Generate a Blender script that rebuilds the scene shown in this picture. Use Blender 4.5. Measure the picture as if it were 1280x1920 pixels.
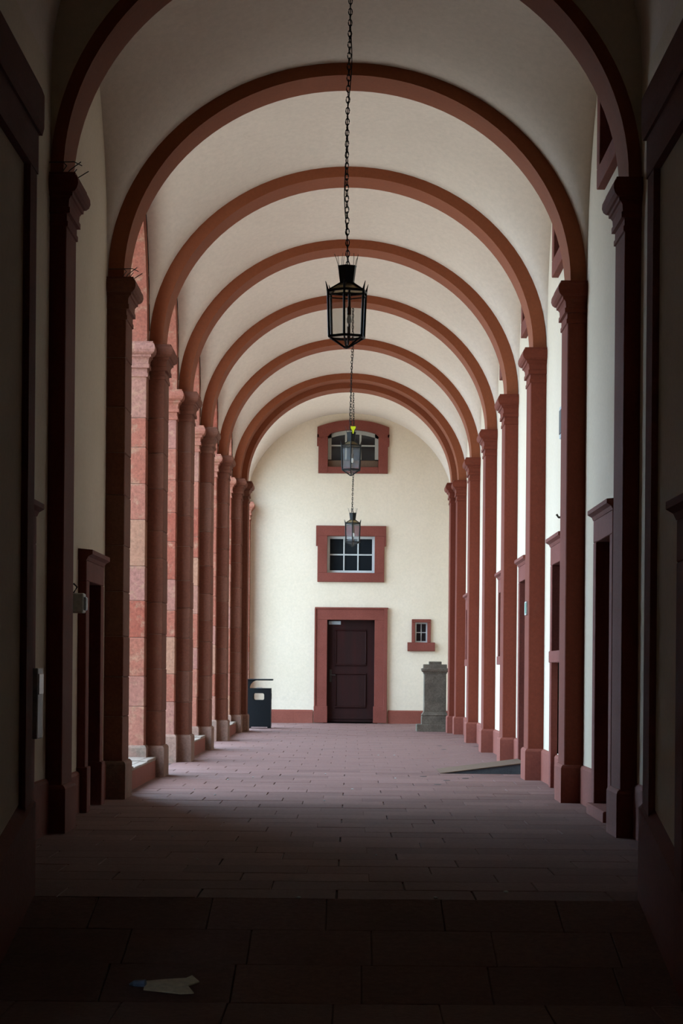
import bpy, bmesh, math, random
from mathutils import Matrix, Vector
random.seed(7)
for o in list(bpy.data.objects):
    bpy.data.objects.remove(o, do_unlink=True)
S = bpy.context.scene
COL = S.collection

# ------------------------------------------------------------------ camera
cd = bpy.data.cameras.new('camera'); cam = bpy.data.objects.new('camera', cd); COL.objects.link(cam)
cd.sensor_fit = 'HORIZONTAL'; cd.sensor_width = 36.0
cd.lens = 4314.0 / 1280.0 * 36.0
cd.shift_x = -18.8 / 1280.0
cd.shift_y = 297.4 / 1280.0
cd.clip_end = 500
CAMX = 0.07
cam.matrix_world = Matrix.Translation((CAMX, 0, 1.2)) @ Matrix.Rotation(math.pi/2, 4, 'X') @ Matrix.Rotation(0.0084, 4, 'Z')
S.camera = cam

# ------------------------------------------------------------------ world: even overcast sky
W = bpy.data.worlds.new('overcast_sky'); S.world = W; W.use_nodes = True
bg = W.node_tree.nodes['Background']
bg.inputs[0].default_value = (0.53, 0.765, 1.0, 1); bg.inputs[1].default_value = 11.2
S.view_settings.view_transform = 'Standard'; S.view_settings.look = 'None'
S.view_settings.gamma = 1.0; S.view_settings.use_curve_mapping = False
S.view_settings.exposure = 0.0

# ------------------------------------------------------------------ materials
def nodes(name):
    m = bpy.data.materials.new(name); m.use_nodes = True
    nt = m.node_tree; b = nt.nodes['Principled BSDF']
    return m, nt, b
def N(nt, t, **kw):
    n = nt.nodes.new(t)
    for k, v in kw.items():
        if k in n.inputs: n.inputs[k].default_value = v
        else: setattr(n, k, v)
    return n
def ramp(nt, stops):
    r = nt.nodes.new('ShaderNodeValToRGB'); e = r.color_ramp.elements
    while len(e) < len(stops): e.new(0.5)
    for i, (p, c) in enumerate(stops):
        e[i].position = p; e[i].color = (*c, 1)
    return r
def mixc(nt, a, b, fac, mode='MIX'):
    m = nt.nodes.new('ShaderNodeMix'); m.data_type = 'RGBA'; m.blend_type = mode
    for sock, val in ((m.inputs[6], a), (m.inputs[7], b), (m.inputs[0], fac)):
        if hasattr(val, 'is_linked') or hasattr(val, 'links'): nt.links.new(val, sock)
        elif isinstance(val, (int, float)): sock.default_value = val
        else: sock.default_value = (*val, 1)
    return m.outputs[2]
def surface(name, stops, scale=1.2, rough=0.85, fine=40, fine_amt=0.12, bump=0.25, per_obj=None, stretch=(1, 1, 1), spec=0.25, stain=None):
    """mottled mineral surface: large blotches + fine grain, optional colour drawn per object"""
    m, nt, b = nodes(name)
    tc = N(nt, 'ShaderNodeTexCoord'); geo = N(nt, 'ShaderNodeNewGeometry')
    mp = N(nt, 'ShaderNodeMapping'); mp.inputs['Scale'].default_value = stretch
    nt.links.new(geo.outputs['Position'], mp.inputs[0])
    n1 = N(nt, 'ShaderNodeTexNoise', Scale=scale, Detail=5.0, Roughness=0.6)
    nt.links.new(mp.outputs[0], n1.inputs['Vector'])
    r1 = ramp(nt, stops); nt.links.new(n1.outputs[0], r1.inputs[0])
    col = r1.outputs[0]
    if per_obj:
        oi = N(nt, 'ShaderNodeObjectInfo')
        r2 = ramp(nt, per_obj); nt.links.new(oi.outputs['Random'], r2.inputs[0])
        col = mixc(nt, col, r2.outputs[0], 0.6)
    if stain:
        n3 = N(nt, 'ShaderNodeTexNoise', Scale=stain[0], Detail=6.0, Roughness=0.7)
        nt.links.new(mp.outputs[0], n3.inputs['Vector'])
        r3 = ramp(nt, [(stain[1], (0, 0, 0)), (stain[2], (1, 1, 1))]); nt.links.new(n3.outputs[0], r3.inputs[0])
        col = mixc(nt, col, stain[3], r3.outputs[0])
    n2 = N(nt, 'ShaderNodeTexNoise', Scale=fine, Detail=4.0, Roughness=0.7)
    nt.links.new(geo.outputs['Position'], n2.inputs['Vector'])
    rf = ramp(nt, [(0.25, (1-fine_amt*2,)*3), (0.75, (1+fine_amt*0.6,)*3)]); nt.links.new(n2.outputs[0], rf.inputs[0])
    col = mixc(nt, col, rf.outputs[0], 1.0, 'MULTIPLY')
    nt.links.new(col, b.inputs['Base Color'])
    b.inputs['Roughness'].default_value = rough; b.inputs['Specular IOR Level'].default_value = spec
    bp = N(nt, 'ShaderNodeBump', Strength=bump, Distance=0.01)
    nt.links.new(n2.outputs[0], bp.inputs['Height']); nt.links.new(bp.outputs[0], b.inputs['Normal'])
    return m
def plain(name, col, rough=0.5, metal=0.0, spec=0.4, emit=None):
    m, nt, b = nodes(name)
    n = N(nt, 'ShaderNodeTexNoise', Scale=30.0, Detail=3.0)
    geo = N(nt, 'ShaderNodeNewGeometry'); nt.links.new(geo.outputs['Position'], n.inputs['Vector'])
    r = ramp(nt, [(0.3, tuple(c*0.85 for c in col)), (0.7, tuple(min(1, c*1.1) for c in col))]); nt.links.new(n.outputs[0], r.inputs[0])
    nt.links.new(r.outputs[0], b.inputs['Base Color'])
    b.inputs['Roughness'].default_value = rough; b.inputs['Metallic'].default_value = metal; b.inputs['Specular IOR Level'].default_value = spec
    return m
M = {}
M['cream'] = surface('cream_plaster', [(0.3, (0.645, 0.527, 0.394)), (0.7, (0.697, 0.573, 0.445))], scale=0.8, fine=25, fine_amt=0.05, bump=0.2, rough=0.9, stain=(2.5, 0.62, 0.9, (0.541, 0.432, 0.330)))
M['vault'] = surface('vault_plaster', [(0.3, (0.672, 0.558, 0.470)), (0.7, (0.729, 0.607, 0.513))], scale=0.6, fine=18, fine_amt=0.05, bump=0.2, rough=0.92, stain=(3.0, 0.66, 0.9, (0.576, 0.476, 0.383)))
M['stone'] = surface('red_sandstone_block', [(0.25, (0.248, 0.066, 0.038)), (0.55, (0.305, 0.098, 0.059)), (0.8, (0.333, 0.132, 0.084))], scale=2.2, fine=35, fine_amt=0.22, bump=0.45, rough=0.9,
    per_obj=[(0.0, (0.265, 0.051, 0.029)), (0.2, (0.306, 0.088, 0.055)), (0.45, (0.335, 0.108, 0.068)), (0.7, (0.347, 0.137, 0.095)), (0.86, (0.323, 0.154, 0.126)), (0.97, (0.373, 0.201, 0.123))],
    stain=(7.0, 0.52, 0.68, (0.359, 0.184, 0.113)))
M['shaft'] = surface('brown_shaded_sandstone', [(0.25, (0.147, 0.046, 0.023)), (0.75, (0.199, 0.069, 0.039))], scale=2.0, fine=35, fine_amt=0.16, bump=0.4, rough=0.9,
    per_obj=[(0.0, (0.142, 0.042, 0.023)), (0.5, (0.176, 0.058, 0.034)), (0.85, (0.190, 0.075, 0.047)), (1.0, (0.199, 0.092, 0.061))], stain=(4.0, 0.6, 0.9, (0.190, 0.097, 0.058)))  # pier sandstone again, with the shade on the shafts mixed into its colour
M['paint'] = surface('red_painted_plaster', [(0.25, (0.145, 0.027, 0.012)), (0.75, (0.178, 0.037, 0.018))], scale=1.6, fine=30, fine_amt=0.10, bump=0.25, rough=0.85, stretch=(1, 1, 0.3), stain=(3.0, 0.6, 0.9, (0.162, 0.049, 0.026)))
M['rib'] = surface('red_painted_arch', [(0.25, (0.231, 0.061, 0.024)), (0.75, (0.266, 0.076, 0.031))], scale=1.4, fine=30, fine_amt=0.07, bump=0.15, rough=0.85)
M['frame'] = surface('dull_red_stone_frame', [(0.25, (0.156, 0.037, 0.024)), (0.75, (0.208, 0.053, 0.037))], scale=3.0, fine=40, fine_amt=0.14, bump=0.3, rough=0.85, stain=(6.0, 0.6, 0.8, (0.125, 0.047, 0.038)))
M['plinth'] = surface('pink_grey_plinth_stone', [(0.25, (0.209, 0.108, 0.077)), (0.75, (0.292, 0.166, 0.124))], scale=3.5, fine=35, fine_amt=0.18, bump=0.5, rough=0.9, stain=(3.0, 0.5, 0.75, (0.165, 0.129, 0.096)))
M['base'] = surface('red_painted_base', [(0.25, (0.197, 0.053, 0.034)), (0.75, (0.243, 0.069, 0.047))], scale=2.0, fine=30, fine_amt=0.10, bump=0.25, rough=0.85)
M['ledge'] = surface('pale_ledge_stone', [(0.25, (0.234, 0.168, 0.131)), (0.75, (0.307, 0.228, 0.180))], scale=3.0, fine=35, fine_amt=0.15, bump=0.4, rough=0.9)
M['slab'] = surface('paving_sandstone', [(0.25, (0.165, 0.087, 0.073)), (0.75, (0.228, 0.123, 0.105))], scale=1.5, fine=28, fine_amt=0.16, bump=0.35, rough=0.8, spec=0.15,
    per_obj=[(0.0, (0.151, 0.078, 0.066)), (0.5, (0.205, 0.107, 0.092)), (1.0, (0.244, 0.135, 0.121))], stain=(1.2, 0.55, 0.8, (0.151, 0.092, 0.079)))
M['bed'] = surface('paving_joint_mortar', [(0.3, (0.060, 0.042, 0.036)), (0.7, (0.090, 0.066, 0.054))], fine=50)
M['mortar'] = surface('lime_mortar', [(0.3, (0.33, 0.21, 0.16)), (0.7, (0.42, 0.29, 0.23))], fine=50)
M['door'] = surface('dark_red_brown_wood', [(0.3, (0.015, 0.004, 0.003)), (0.7, (0.027, 0.004, 0.003))], scale=6.0, stretch=(1, 1, 0.12), fine=60, fine_amt=0.15, bump=0.15, rough=0.6, spec=0.15)
M['darkwood'] = surface('near_black_wood', [(0.3, (0.030, 0.016, 0.011)), (0.7, (0.045, 0.025, 0.018))], scale=6.0, stretch=(1, 1, 0.12), fine=60, rough=0.55)
M['white'] = surface('white_grey_window_paint', [(0.3, (0.50, 0.50, 0.48)), (0.7, (0.60, 0.60, 0.57))], fine=40, fine_amt=0.06, rough=0.6)
M['greyframe'] = surface('grey_window_paint', [(0.3, (0.34, 0.32, 0.27)), (0.7, (0.42, 0.40, 0.34))], fine=40, fine_amt=0.06, rough=0.6)
M['granite'] = surface('weathered_grey_stone', [(0.25, (0.091, 0.071, 0.052)), (0.75, (0.190, 0.150, 0.109))], scale=5.0, fine=45, fine_amt=0.25, bump=0.6, rough=0.92, stain=(4.0, 0.55, 0.8, (0.083, 0.068, 0.047)))
M['bin'] = plain('dark_blue_grey_metal', (0.006, 0.008, 0.010), rough=0.5, metal=0.0, spec=0.2)
M['iron'] = plain('black_iron', (0.010, 0.010, 0.010), rough=0.5, metal=0.6)
M['brass'] = plain('worn_brown_socket', (0.10, 0.055, 0.03), rough=0.5)
M['dark'] = plain('dark_iron_wire', (0.03, 0.025, 0.02), rough=0.6, metal=0.3)
M['yellow'] = plain('fluorescent_yellow_tag', (0.72, 0.85, 0.01), rough=0.6)
M['ramp'] = surface('dark_rubber_ramp', [(0.3, (0.055, 0.058, 0.062)), (0.7, (0.085, 0.088, 0.09))], scale=4, fine=60, fine_amt=0.15, rough=0.85)
M['ramptop'] = surface('dusty_ramp_board', [(0.3, (0.129, 0.076, 0.047)), (0.7, (0.169, 0.101, 0.062))], scale=4, fine=60, fine_amt=0.15, rough=0.8)
M['paper'] = plain('cream_paper', (0.80, 0.72, 0.55), rough=0.8)
M['blue'] = plain('blue_grey_wrapper', (0.20, 0.26, 0.38), rough=0.4)
M['metalbox'] = surface('grey_steel_box', [(0.3, (0.30, 0.33, 0.35)), (0.7, (0.42, 0.45, 0.47))], scale=8, fine=40, rough=0.5)
M['offwhite'] = plain('off_white_plastic', (0.42, 0.42, 0.38), rough=0.5)
M['green'] = plain('sign_green', (0.02, 0.22, 0.10), rough=0.5)
M['steel'] = plain('dull_steel', (0.25, 0.25, 0.25), rough=0.4, metal=0.8)
M['gravel'] = surface('courtyard_gravel', [(0.3, (0.468, 0.380, 0.290)), (0.7, (0.624, 0.506, 0.390))], scale=0.5, fine=20, rough=0.95)
M['render'] = surface('outside_render', [(0.3, (0.525, 0.336, 0.160)), (0.7, (0.609, 0.400, 0.200))], scale=0.5, fine=20, rough=0.95)
m, nt, b = nodes('dark_window_glass'); M['pane'] = m
b.inputs['Base Color'].default_value = (0.012, 0.014, 0.016, 1); b.inputs['Roughness'].default_value = 0.08; b.inputs['Specular IOR Level'].default_value = 0.5
m, nt, b = nodes('lantern_glass'); M['glass'] = m
out = nt.nodes['Material Output']
tr = N(nt, 'ShaderNodeBsdfTransparent'); tr.inputs[0].default_value = (0.95, 0.95, 0.94, 1)
b.inputs['Base Color'].default_value = (0.30, 0.33, 0.36, 1); b.inputs['Roughness'].default_value = 0.45
mx = N(nt, 'ShaderNodeMixShader'); mx.inputs[0].default_value = 0.17; nt.links.new(tr.outputs[0], mx.inputs[1]); nt.links.new(b.outputs[0], mx.inputs[2])
nt.links.new(mx.outputs[0], out.inputs[0])
m, nt, b = nodes('bulb_glass'); M['bulb'] = m
b.inputs['Base Color'].default_value = (0.75, 0.72, 0.66, 1); b.inputs['Roughness'].default_value = 0.25

m, nt, b = nodes('dusty_lantern_roof_glass'); M['roofglass'] = m
b.inputs['Base Color'].default_value = (0.22, 0.17, 0.09, 1); b.inputs['Roughness'].default_value = 0.7
tr = N(nt, 'ShaderNodeBsdfTransparent'); tr.inputs[0].default_value = (0.75, 0.66, 0.48, 1)
mx = N(nt, 'ShaderNodeMixShader'); mx.inputs[0].default_value = 0.55; nt.links.new(tr.outputs[0], mx.inputs[1]); nt.links.new(b.outputs[0], mx.inputs[2]); nt.links.new(mx.outputs[0], nt.nodes['Material Output'].inputs[0])

# ------------------------------------------------------------------ mesh helpers
IDM = lambda a, n, z: (a, n, z)
class MB:
    def __init__(s, fn=IDM): s.v = []; s.f = []; s.fn = fn
    def add(s, vs, fs):
        k = len(s.v); s.v += [s.fn(*p) for p in vs]; s.f += [tuple(i+k for i in f) for f in fs]; return s
    def box(s, x0, x1, y0, y1, z0, z1):
        return s.add([(x0,y0,z0),(x1,y0,z0),(x1,y1,z0),(x0,y1,z0),(x0,y0,z1),(x1,y0,z1),(x1,y1,z1),(x0,y1,z1)],
                     [(0,3,2,1),(4,5,6,7),(0,1,5,4),(1,2,6,5),(2,3,7,6),(3,0,4,7)])
    def cbox(s, x0, x1, y0, y1, z0, z1, c=0.006):
        """box with chamfered edges"""
        vs = []; idx = {}
        for i, X in enumerate((x0, x1)):
            for j, Y in enumerate((y0, y1)):
                for k, Z in enumerate((z0, z1)):
                    dx = c if i == 0 else -c; dy = c if j == 0 else -c; dz = c if k == 0 else -c
                    for ax, p in (('x', (X, Y+dy, Z+dz)), ('y', (X+dx, Y, Z+dz)), ('z', (X+dx, Y+dy, Z))):
                        idx[i, j, k, ax] = len(vs); vs.append(p)
        F = []
        for i in (0, 1): F.append(tuple(idx[i, j, k, 'x'] for j, k in ((0,0),(1,0),(1,1),(0,1))))
        for j in (0, 1): F.append(tuple(idx[i, j, k, 'y'] for i, k in ((0,0),(1,0),(1,1),(0,1))))
        for k in (0, 1): F.append(tuple(idx[i, j, k, 'z'] for i, j in ((0,0),(1,0),(1,1),(0,1))))
        for a in (0, 1):
            for bb in (0, 1):
                F.append((idx[a,bb,0,'x'], idx[a,bb,1,'x'], idx[a,bb,1,'y'], idx[a,bb,0,'y']))
                F.append((idx[a,0,bb,'x'], idx[a,1,bb,'x'], idx[a,1,bb,'z'], idx[a,0,bb,'z']))
                F.append((idx[0,a,bb,'y'], idx[1,a,bb,'y'], idx[1,a,bb,'z'], idx[0,a,bb,'z']))
                for k in (0, 1): F.append((idx[a,bb,k,'x'], idx[a,bb,k,'y'], idx[a,bb,k,'z']))
        return s.add(vs, F)
    def loft(s, loops, cap=True, closed=True):
        n = len(loops[0]); vs = [p for L in loops for p in L]; F = []
        for i in range(len(loops)-1):
            for j in range(n if closed else n-1):
                k = (j+1) % n
                F.append((i*n+j, i*n+k, (i+1)*n+k, (i+1)*n+j))
        if cap: F.append(tuple(range(n))[::-1]); F.append(tuple((len(loops)-1)*n+j for j in range(n)))
        return s.add(vs, F)
    def prism(s, poly, y0, y1):
        """poly in (x,z) pushed along y"""
        return s.loft([[(x, y0, z) for x, z in poly], [(x, y1, z) for x, z in poly]])
    def tube(s, pts, r, n=6, closed=False):
        pts = [Vector(p) for p in pts]; loops = []
        m = len(pts)
        for i, p in enumerate(pts):
            a = pts[i-1] if (i > 0 or closed) else p; c = pts[(i+1) % m] if (i < m-1 or closed) else p
            t = (c-a).normalized() if (c-a).length > 1e-9 else Vector((0, 0, 1))
            u = t.cross(Vector((0, 0, 1)))
            if u.length < 1e-3: u = t.cross(Vector((1, 0, 0)))
            u.normalize(); w = t.cross(u)
            rr = r[i] if isinstance(r, (list, tuple)) else r
            loops.append([tuple(p + u*rr*math.cos(2*math.pi*q/n) + w*rr*math.sin(2*math.pi*q/n)) for q in range(n)])
        if closed: loops.append(loops[0]); return s.loft(loops, cap=False)
        return s.loft(loops)
    def lathe(s, prof, n=16, c=(0, 0)):
        return s.loft([[(c[0]+r*math.cos(2*math.pi*q/n), c[1]+r*math.sin(2*math.pi*q/n), z) for q in range(n)] for r, z in prof])
    def mesh(s, name):
        me = bpy.data.meshes.new(name); me.from_pydata(s.v, [], s.f)
        bm = bmesh.new(); bm.from_mesh(me); bmesh.ops.recalc_face_normals(bm, faces=bm.faces); bm.to_mesh(me); bm.free()
        return me
    def build(s, name, mat, parent=None, label=None, cat=None, group=None, kind=None, smooth=False, off=None):
        if off: s.v = [(x-off[0], y-off[1], z-off[2]) for x, y, z in s.v]
        me = s.mesh(name); me.materials.append(M[mat] if isinstance(mat, str) else mat)
        if smooth:
            for p in me.polygons: p.use_smooth = True
        o = bpy.data.objects.new(name, me); COL.objects.link(o)
        if parent: o.parent = parent
        return tag(o, label, cat, group, kind)
def tag(o, label=None, cat=None, group=None, kind=None):
    if label: o['label'] = label
    if cat: o['category'] = cat
    if group: o['group'] = group
    if kind: o['kind'] = kind
    return o
def empty(name, loc, label, cat, group=None, kind=None):
    o = bpy.data.objects.new(name, None); COL.objects.link(o); o.location = loc; o.empty_display_size = 0.1
    return tag(o, label, cat, group, kind)
ST = dict(kind='structure')

# ------------------------------------------------------------------ plan of the arcade (metres)
RY = [16.73, 21.16, 25.52, 29.83, 34.17, 38.65, 43.26]     # near face of each transverse arch
YEND = 49.66
zfl = lambda y: max(0.0, (y-41.0)*0.0072)      # the paving rises a little towards the end wall
KE = 49.66/52.0
ek = lambda h: ((h[0]-CAMX)*KE+CAMX, (h[1]-CAMX)*KE+CAMX, (h[2]-1.2)*KE+1.2, (h[3]-1.2)*KE+1.2)
HW = 2.205          # half width between the walls
SH = 2.03           # half width between the pilaster shafts
ZC = 4.794          # top of the capitals
PW = 0.60           # pilaster width
TOP = 7.7
YB = 12.1           # where the raised floor of the arcade ends
SLOPE = 0.19; YR = 10.45; ZLOW = -(YB-YR)*SLOPE
mapR = lambda X: (lambda a, n, z: (X-n, a, z))
mapL = lambda X: (lambda a, n, z: (X+n, a, z))
mapE = lambda Y: (lambda a, n, z: (a, Y-n, z))

# ------------------------------------------------------------------ ground and floor
MB().box(-90, -3.3, -40, 110, -0.5, -0.12).build('courtyard_ground', 'gravel', label='pale gravel courtyard ground outside the open arches', cat='ground', **ST)
fl = MB()
fl.box(-3.3, 2.6, YB, 41.0, -0.6, -0.012)
fl.loft([[(x, y, z) for x, z in ((-3.3, -0.6), (2.6, -0.6), (2.6, zfl(y)-0.012), (-3.3, zfl(y)-0.012))] for y in (41.0, YEND+0.4)])
fl.box(-3.3, 2.6, -6, YR, -0.9, ZLOW-0.012)
fl.add([(-3.3,YR,ZLOW-0.012),(2.6,YR,ZLOW-0.012),(2.6,YB,-0.012),(-3.3,YB,-0.012),(-3.3,YR,-0.9),(2.6,YR,-0.9),(2.6,YB,-0.9),(-3.3,YB,-0.9)],
       [(0,1,2,3),(4,7,6,5),(0,4,5,1),(1,5,6,2),(2,6,7,3),(3,7,4,0)])
floor = fl.build('floor', 'bed', label='worn reddish stone paving of the arcade with a ramp down in front', cat='floor', **ST)
slabmesh = {}
def slab(w, d):
    k = (round(w, 2), round(d, 2))
    if k not in slabmesh:
        me = MB().cbox(-k[0]/2+0.0015, k[0]/2-0.0015, -k[1]/2+0.0015, k[1]/2-0.0015, -0.03, 0.0, 0.004).mesh('paving_slab'); me.materials.append(M['slab']); slabmesh[k] = me
    return slabmesh[k]
def row_cells(i, x0=-HW, x1=HW, w=0.735):
    offs = (0.0, 0.37, 0.18, 0.55)[i % 4]
    xs = [x0]; x = x0 + (offs if offs > 0 else w)
    while x < x1-0.12: xs.append(round(x, 3)); x += w
    xs.append(x1)
    return [(a, b_) for a, b_ in zip(xs, xs[1:])]
count = 0
def put_slab(a, b_, y, d, z=0.0, rx=0.0):
    o = bpy.data.objects.new('paving_slab', slab(b_-a, d)); COL.objects.link(o); o.parent = floor
    o.location = ((a+b_)/2, y, z + random.uniform(-0.0015, 0.0015)); o.rotation_euler = (rx + random.uniform(-0.001, 0.001), random.uniform(-0.001, 0.001), 0)
nrow = 0
y = 8.2                                            # lower floor
while y < YR-0.2:
    d = min(0.75, YR-y)
    for a, b_ in row_cells(nrow, -1.62, 1.62, 0.48): put_slab(a, b_, y+d/2, d, ZLOW)
    y += d; nrow += 1
ang = math.atan(SLOPE); L = (YB-YR)/math.cos(ang); nr = 3
for i in range(nr):                                # the ramp
    t = (i+0.5)/nr
    for a, b_ in row_cells(nrow, -1.62, 1.62, 0.60): put_slab(a, b_, YR+(YB-YR)*t, L/nr, ZLOW*(1-t), ang)
    nrow += 1
y = YB
rows = []
while y < YEND-0.05:
    d = min(0.50, YEND-y); rows.append((y, d)); y += d
far = MB()
total = 0
for i, (y, d) in enumerate(rows):
    for a, b_ in row_cells(i):
        if total < 215: put_slab(a, b_, y+d/2, d); total += 1
        else:
            dz = random.uniform(-0.0015, 0.0015)
            far.cbox(a+0.0015, b_-0.0015, y+0.0015, y+d-0.0015, -0.03, dz + zfl(y+d/2), 0.004)
far.build('far_paving', 'slab', floor, kind='stuff')

# ------------------------------------------------------------------ walls with rectangular openings
def wall_holes(fn, a0, a1, z0, z1, depth, holes, mb=None):
    """wall panel in (along, outward, up); holes = [(a0,a1,z0,z1)]; room face at n=0, back at n=-depth"""
    mb = mb or MB(fn)
    A = sorted({a0, a1, *[h[0] for h in holes], *[h[1] for h in holes]}); Z = sorted({z0, z1, *[h[2] for h in holes], *[h[3] for h in holes]})
    inside = lambda a, z: any(h[0] < a < h[1] and h[2] < z < h[3] for h in holes)
    for p, q in zip(A, A[1:]):
        for r, t in zip(Z, Z[1:]):
            if inside((p+q)/2, (r+t)/2): continue
            mb.add([(p,0,r),(q,0,r),(q,0,t),(p,0,t)], [(0,1,2,3)])
            mb.add([(p,-depth,r),(q,-depth,r),(q,-depth,t),(p,-depth,t)], [(3,2,1,0)])
    for h in holes:
        mb.add([(h[0],0,h[2]),(h[1],0,h[2]),(h[1],0,h[3]),(h[0],0,h[3]),(h[0],-depth,h[2]),(h[1],-depth,h[2]),(h[1],-depth,h[3]),(h[0],-depth,h[3])],
               [(0,1,5,4),(1,2,6,5),(2,3,7,6),(3,0,4,7)])
    mb.add([(a0,0,z0),(a1,0,z0),(a1,0,z1),(a0,0,z1),(a0,-depth,z0),(a1,-depth,z0),(a1,-depth,z1),(a0,-depth,z1)], [(0,1,5,4),(1,2,6,5),(2,3,7,6),(3,0,4,7)])
    return mb
def flatmesh(mb, *a, **k):
    return mb.build(*a, **k)
# right wall: openings (along y)
R_DOOR1 = (18.50, 19.55, 0.02, 2.31); R_WIN2 = (22.78, 23.83, 1.42, 2.31); R_NICHE2 = (22.78, 23.83, 0.36, 1.30)
R_DOOR3 = (27.40, 28.45, 0.14, 2.31); R_WIN4 = (31.40, 32.45, 1.42, 2.31); R_WIN6 = (40.70, 41.75, 1.42, 2.31)
R_UP = [(c-0.48, c+0.48, 5.51, 6.22) for c in (19.03, 23.45, 27.85, 32.0)]
def grow(h, g=0.08): return (h[0]-g, h[1]+g, h[2]-g if h[2] > 0.2 else h[2]-0.3, h[3]+g)
holesR = [grow(h) for h in (R_DOOR1, R_WIN2, R_DOOR3, R_WIN4, R_WIN6, *R_UP)] + [R_NICHE2]
wall_holes(mapR(HW), 16.7, YEND+0.3, -0.5, TOP, 0.5, holesR).build('wall_right', 'cream', label='cream plastered right wall behind the red pilasters', cat='wall', **ST)
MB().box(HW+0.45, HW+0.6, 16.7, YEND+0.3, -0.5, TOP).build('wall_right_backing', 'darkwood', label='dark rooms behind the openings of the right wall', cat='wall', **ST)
MB(mapR(HW)).box(22.7, 23.9, -0.10, -0.06, 0.3, 1.36).build('wall_niche', 'cream', label='cream infill panel under the second doorway-shaped window', cat='wall', **ST)
L_DOOR1 = (19.32, 20.22, 0.02, 1.93)
wall_holes(mapL(-HW), 16.7, 21.22, -0.5, TOP, 0.85, [grow(L_DOOR1)]).build('wall_left', 'cream', label='cream plastered closed bay of the left wall with a small dark door', cat='wall', **ST)
E_DOOR, E_WIN, E_UP, E_SMALL = map(ek, ((-0.485, 0.585, 0.04, 2.345), (-0.50, 0.57, 3.41, 4.24), (-0.505, 0.635, 5.80, 6.64), (1.50, 1.775, 1.85, 2.30)))
wall_holes(mapE(YEND), -2.95, 2.7, -0.5, TOP, 0.5, [grow(E_DOOR), grow(E_WIN), grow(E_UP), grow(E_SMALL, 0.05)]).build('wall_end', 'cream', label='cream end wall closing the arcade with a door and three windows', cat='wall', **ST)
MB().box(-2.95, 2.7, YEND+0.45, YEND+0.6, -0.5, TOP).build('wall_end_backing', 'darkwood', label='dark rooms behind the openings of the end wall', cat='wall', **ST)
# the first bay, nearest the camera
B0 = 2.15
L_DOOR0 = (14.55, 15.60, 0.27, 2.05)
wall_holes(mapL(-B0), -6, 16.8, -1.0, TOP, 0.9, [grow(L_DOOR0), (2.5, 6.5, -0.9, 2.8)]).build('wall_left', 'cream', label='dim cream wall at the near left in front of the first arch', cat='wall', **ST)  # the larger hole is an unseen gate opening, added to let in fill light
wall_holes(mapR(B0), -6, 16.8, -1.0, TOP, 0.5, []).build('wall_right', 'cream', label='dim cream wall at the near right in front of the first arch', cat='wall', **ST)
MB().box(-3.0, 2.6, -6.4, -6.0, -1.0, 8.2).build('wall_back', 'cream', label='cream wall behind the viewer', cat='wall', **ST)
MB().box(-6.4, -6.0, -6, 14, -0.5, 9.5).build('wall_bounce', 'render', label='unseen ochre wall added outside the side gate to bounce in warm light', cat='wall', **ST)  # added out of view so that warm light bounces in through the gate
# projecting gate piers at the frame edges: cream core
def gate_pier(sg, lab):
    X0, X1 = 1.64, 2.16
    t = empty('gate_pier', (sg*1.9, 10.4, ZLOW), lab, 'pier')
    off = (sg*1.9, 10.4, ZLOW)
    fn = (lambda a, n, z: (sg*(X0-n), a, z))
    h = (9.3, 10.62, ZLOW, 1.78) if sg > 0 else (9.0, 9.0, 0, 0)
    if sg > 0: wall_holes(fn, 8.3, YB-0.02, ZLOW-0.2, 4.24, X1-X0, [(9.3, 10.6, ZLOW-0.1, 1.78)]).build('wall_core', 'cream', t, off=off)
    else: wall_holes(fn, 8.3, YB-0.02, ZLOW-0.2, 4.24, X1-X0, []).build('wall_core', 'cream', t, off=off)
    MB(fn).box(11.86, YB, -0.02, 0.035, 0.3, 3.80).build('jamb', 'frame', t, off=off)
    MB(fn).box(YB, YB+0.03, -0.5, 0.03, 0.3, 3.80).build('end_jamb', 'frame', t, off=off)
    MB(fn).box(8.3, YB+0.02, -0.5, 0.04, 3.80, 4.01).build('lintel', 'frame', t, off=off)
    m = MB(fn); pr = [(0.055, 4.01), (0.065, 4.05), (0.065, 4.22), (0.05, 4.26), (-0.5, 4.26), (-0.5, 4.01)]
    m.loft([[(8.3, n, z) for n, z in pr], [(YB+0.05, n, z) for n, z in pr]]); m.build('cornice', 'frame', t, off=off)
    zf = lambda yy: 0.0 if yy >= YB else max(ZLOW, -(YB-yy)*SLOPE)
    m = MB(fn); ys = [8.3, YR, YB-0.01, YB+0.05]
    hp = 0.54
    loops = [[(q, -0.5, zf(q)-0.1), (q, 0.05, zf(q)-0.1), (q, 0.05, zf(q)+hp-0.05), (q, 0.0, zf(q)+hp), (q, -0.5, zf(q)+hp)] for q in ys]
    m.loft(loops); m.build('plinth', 'base', t, off=off)
    return t
gate_pier(-1, 'massive dim pier with red lintel at the left edge of the view')
gp = gate_pier(1, 'massive dim pier with red lintel at the right edge of the view')

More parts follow.
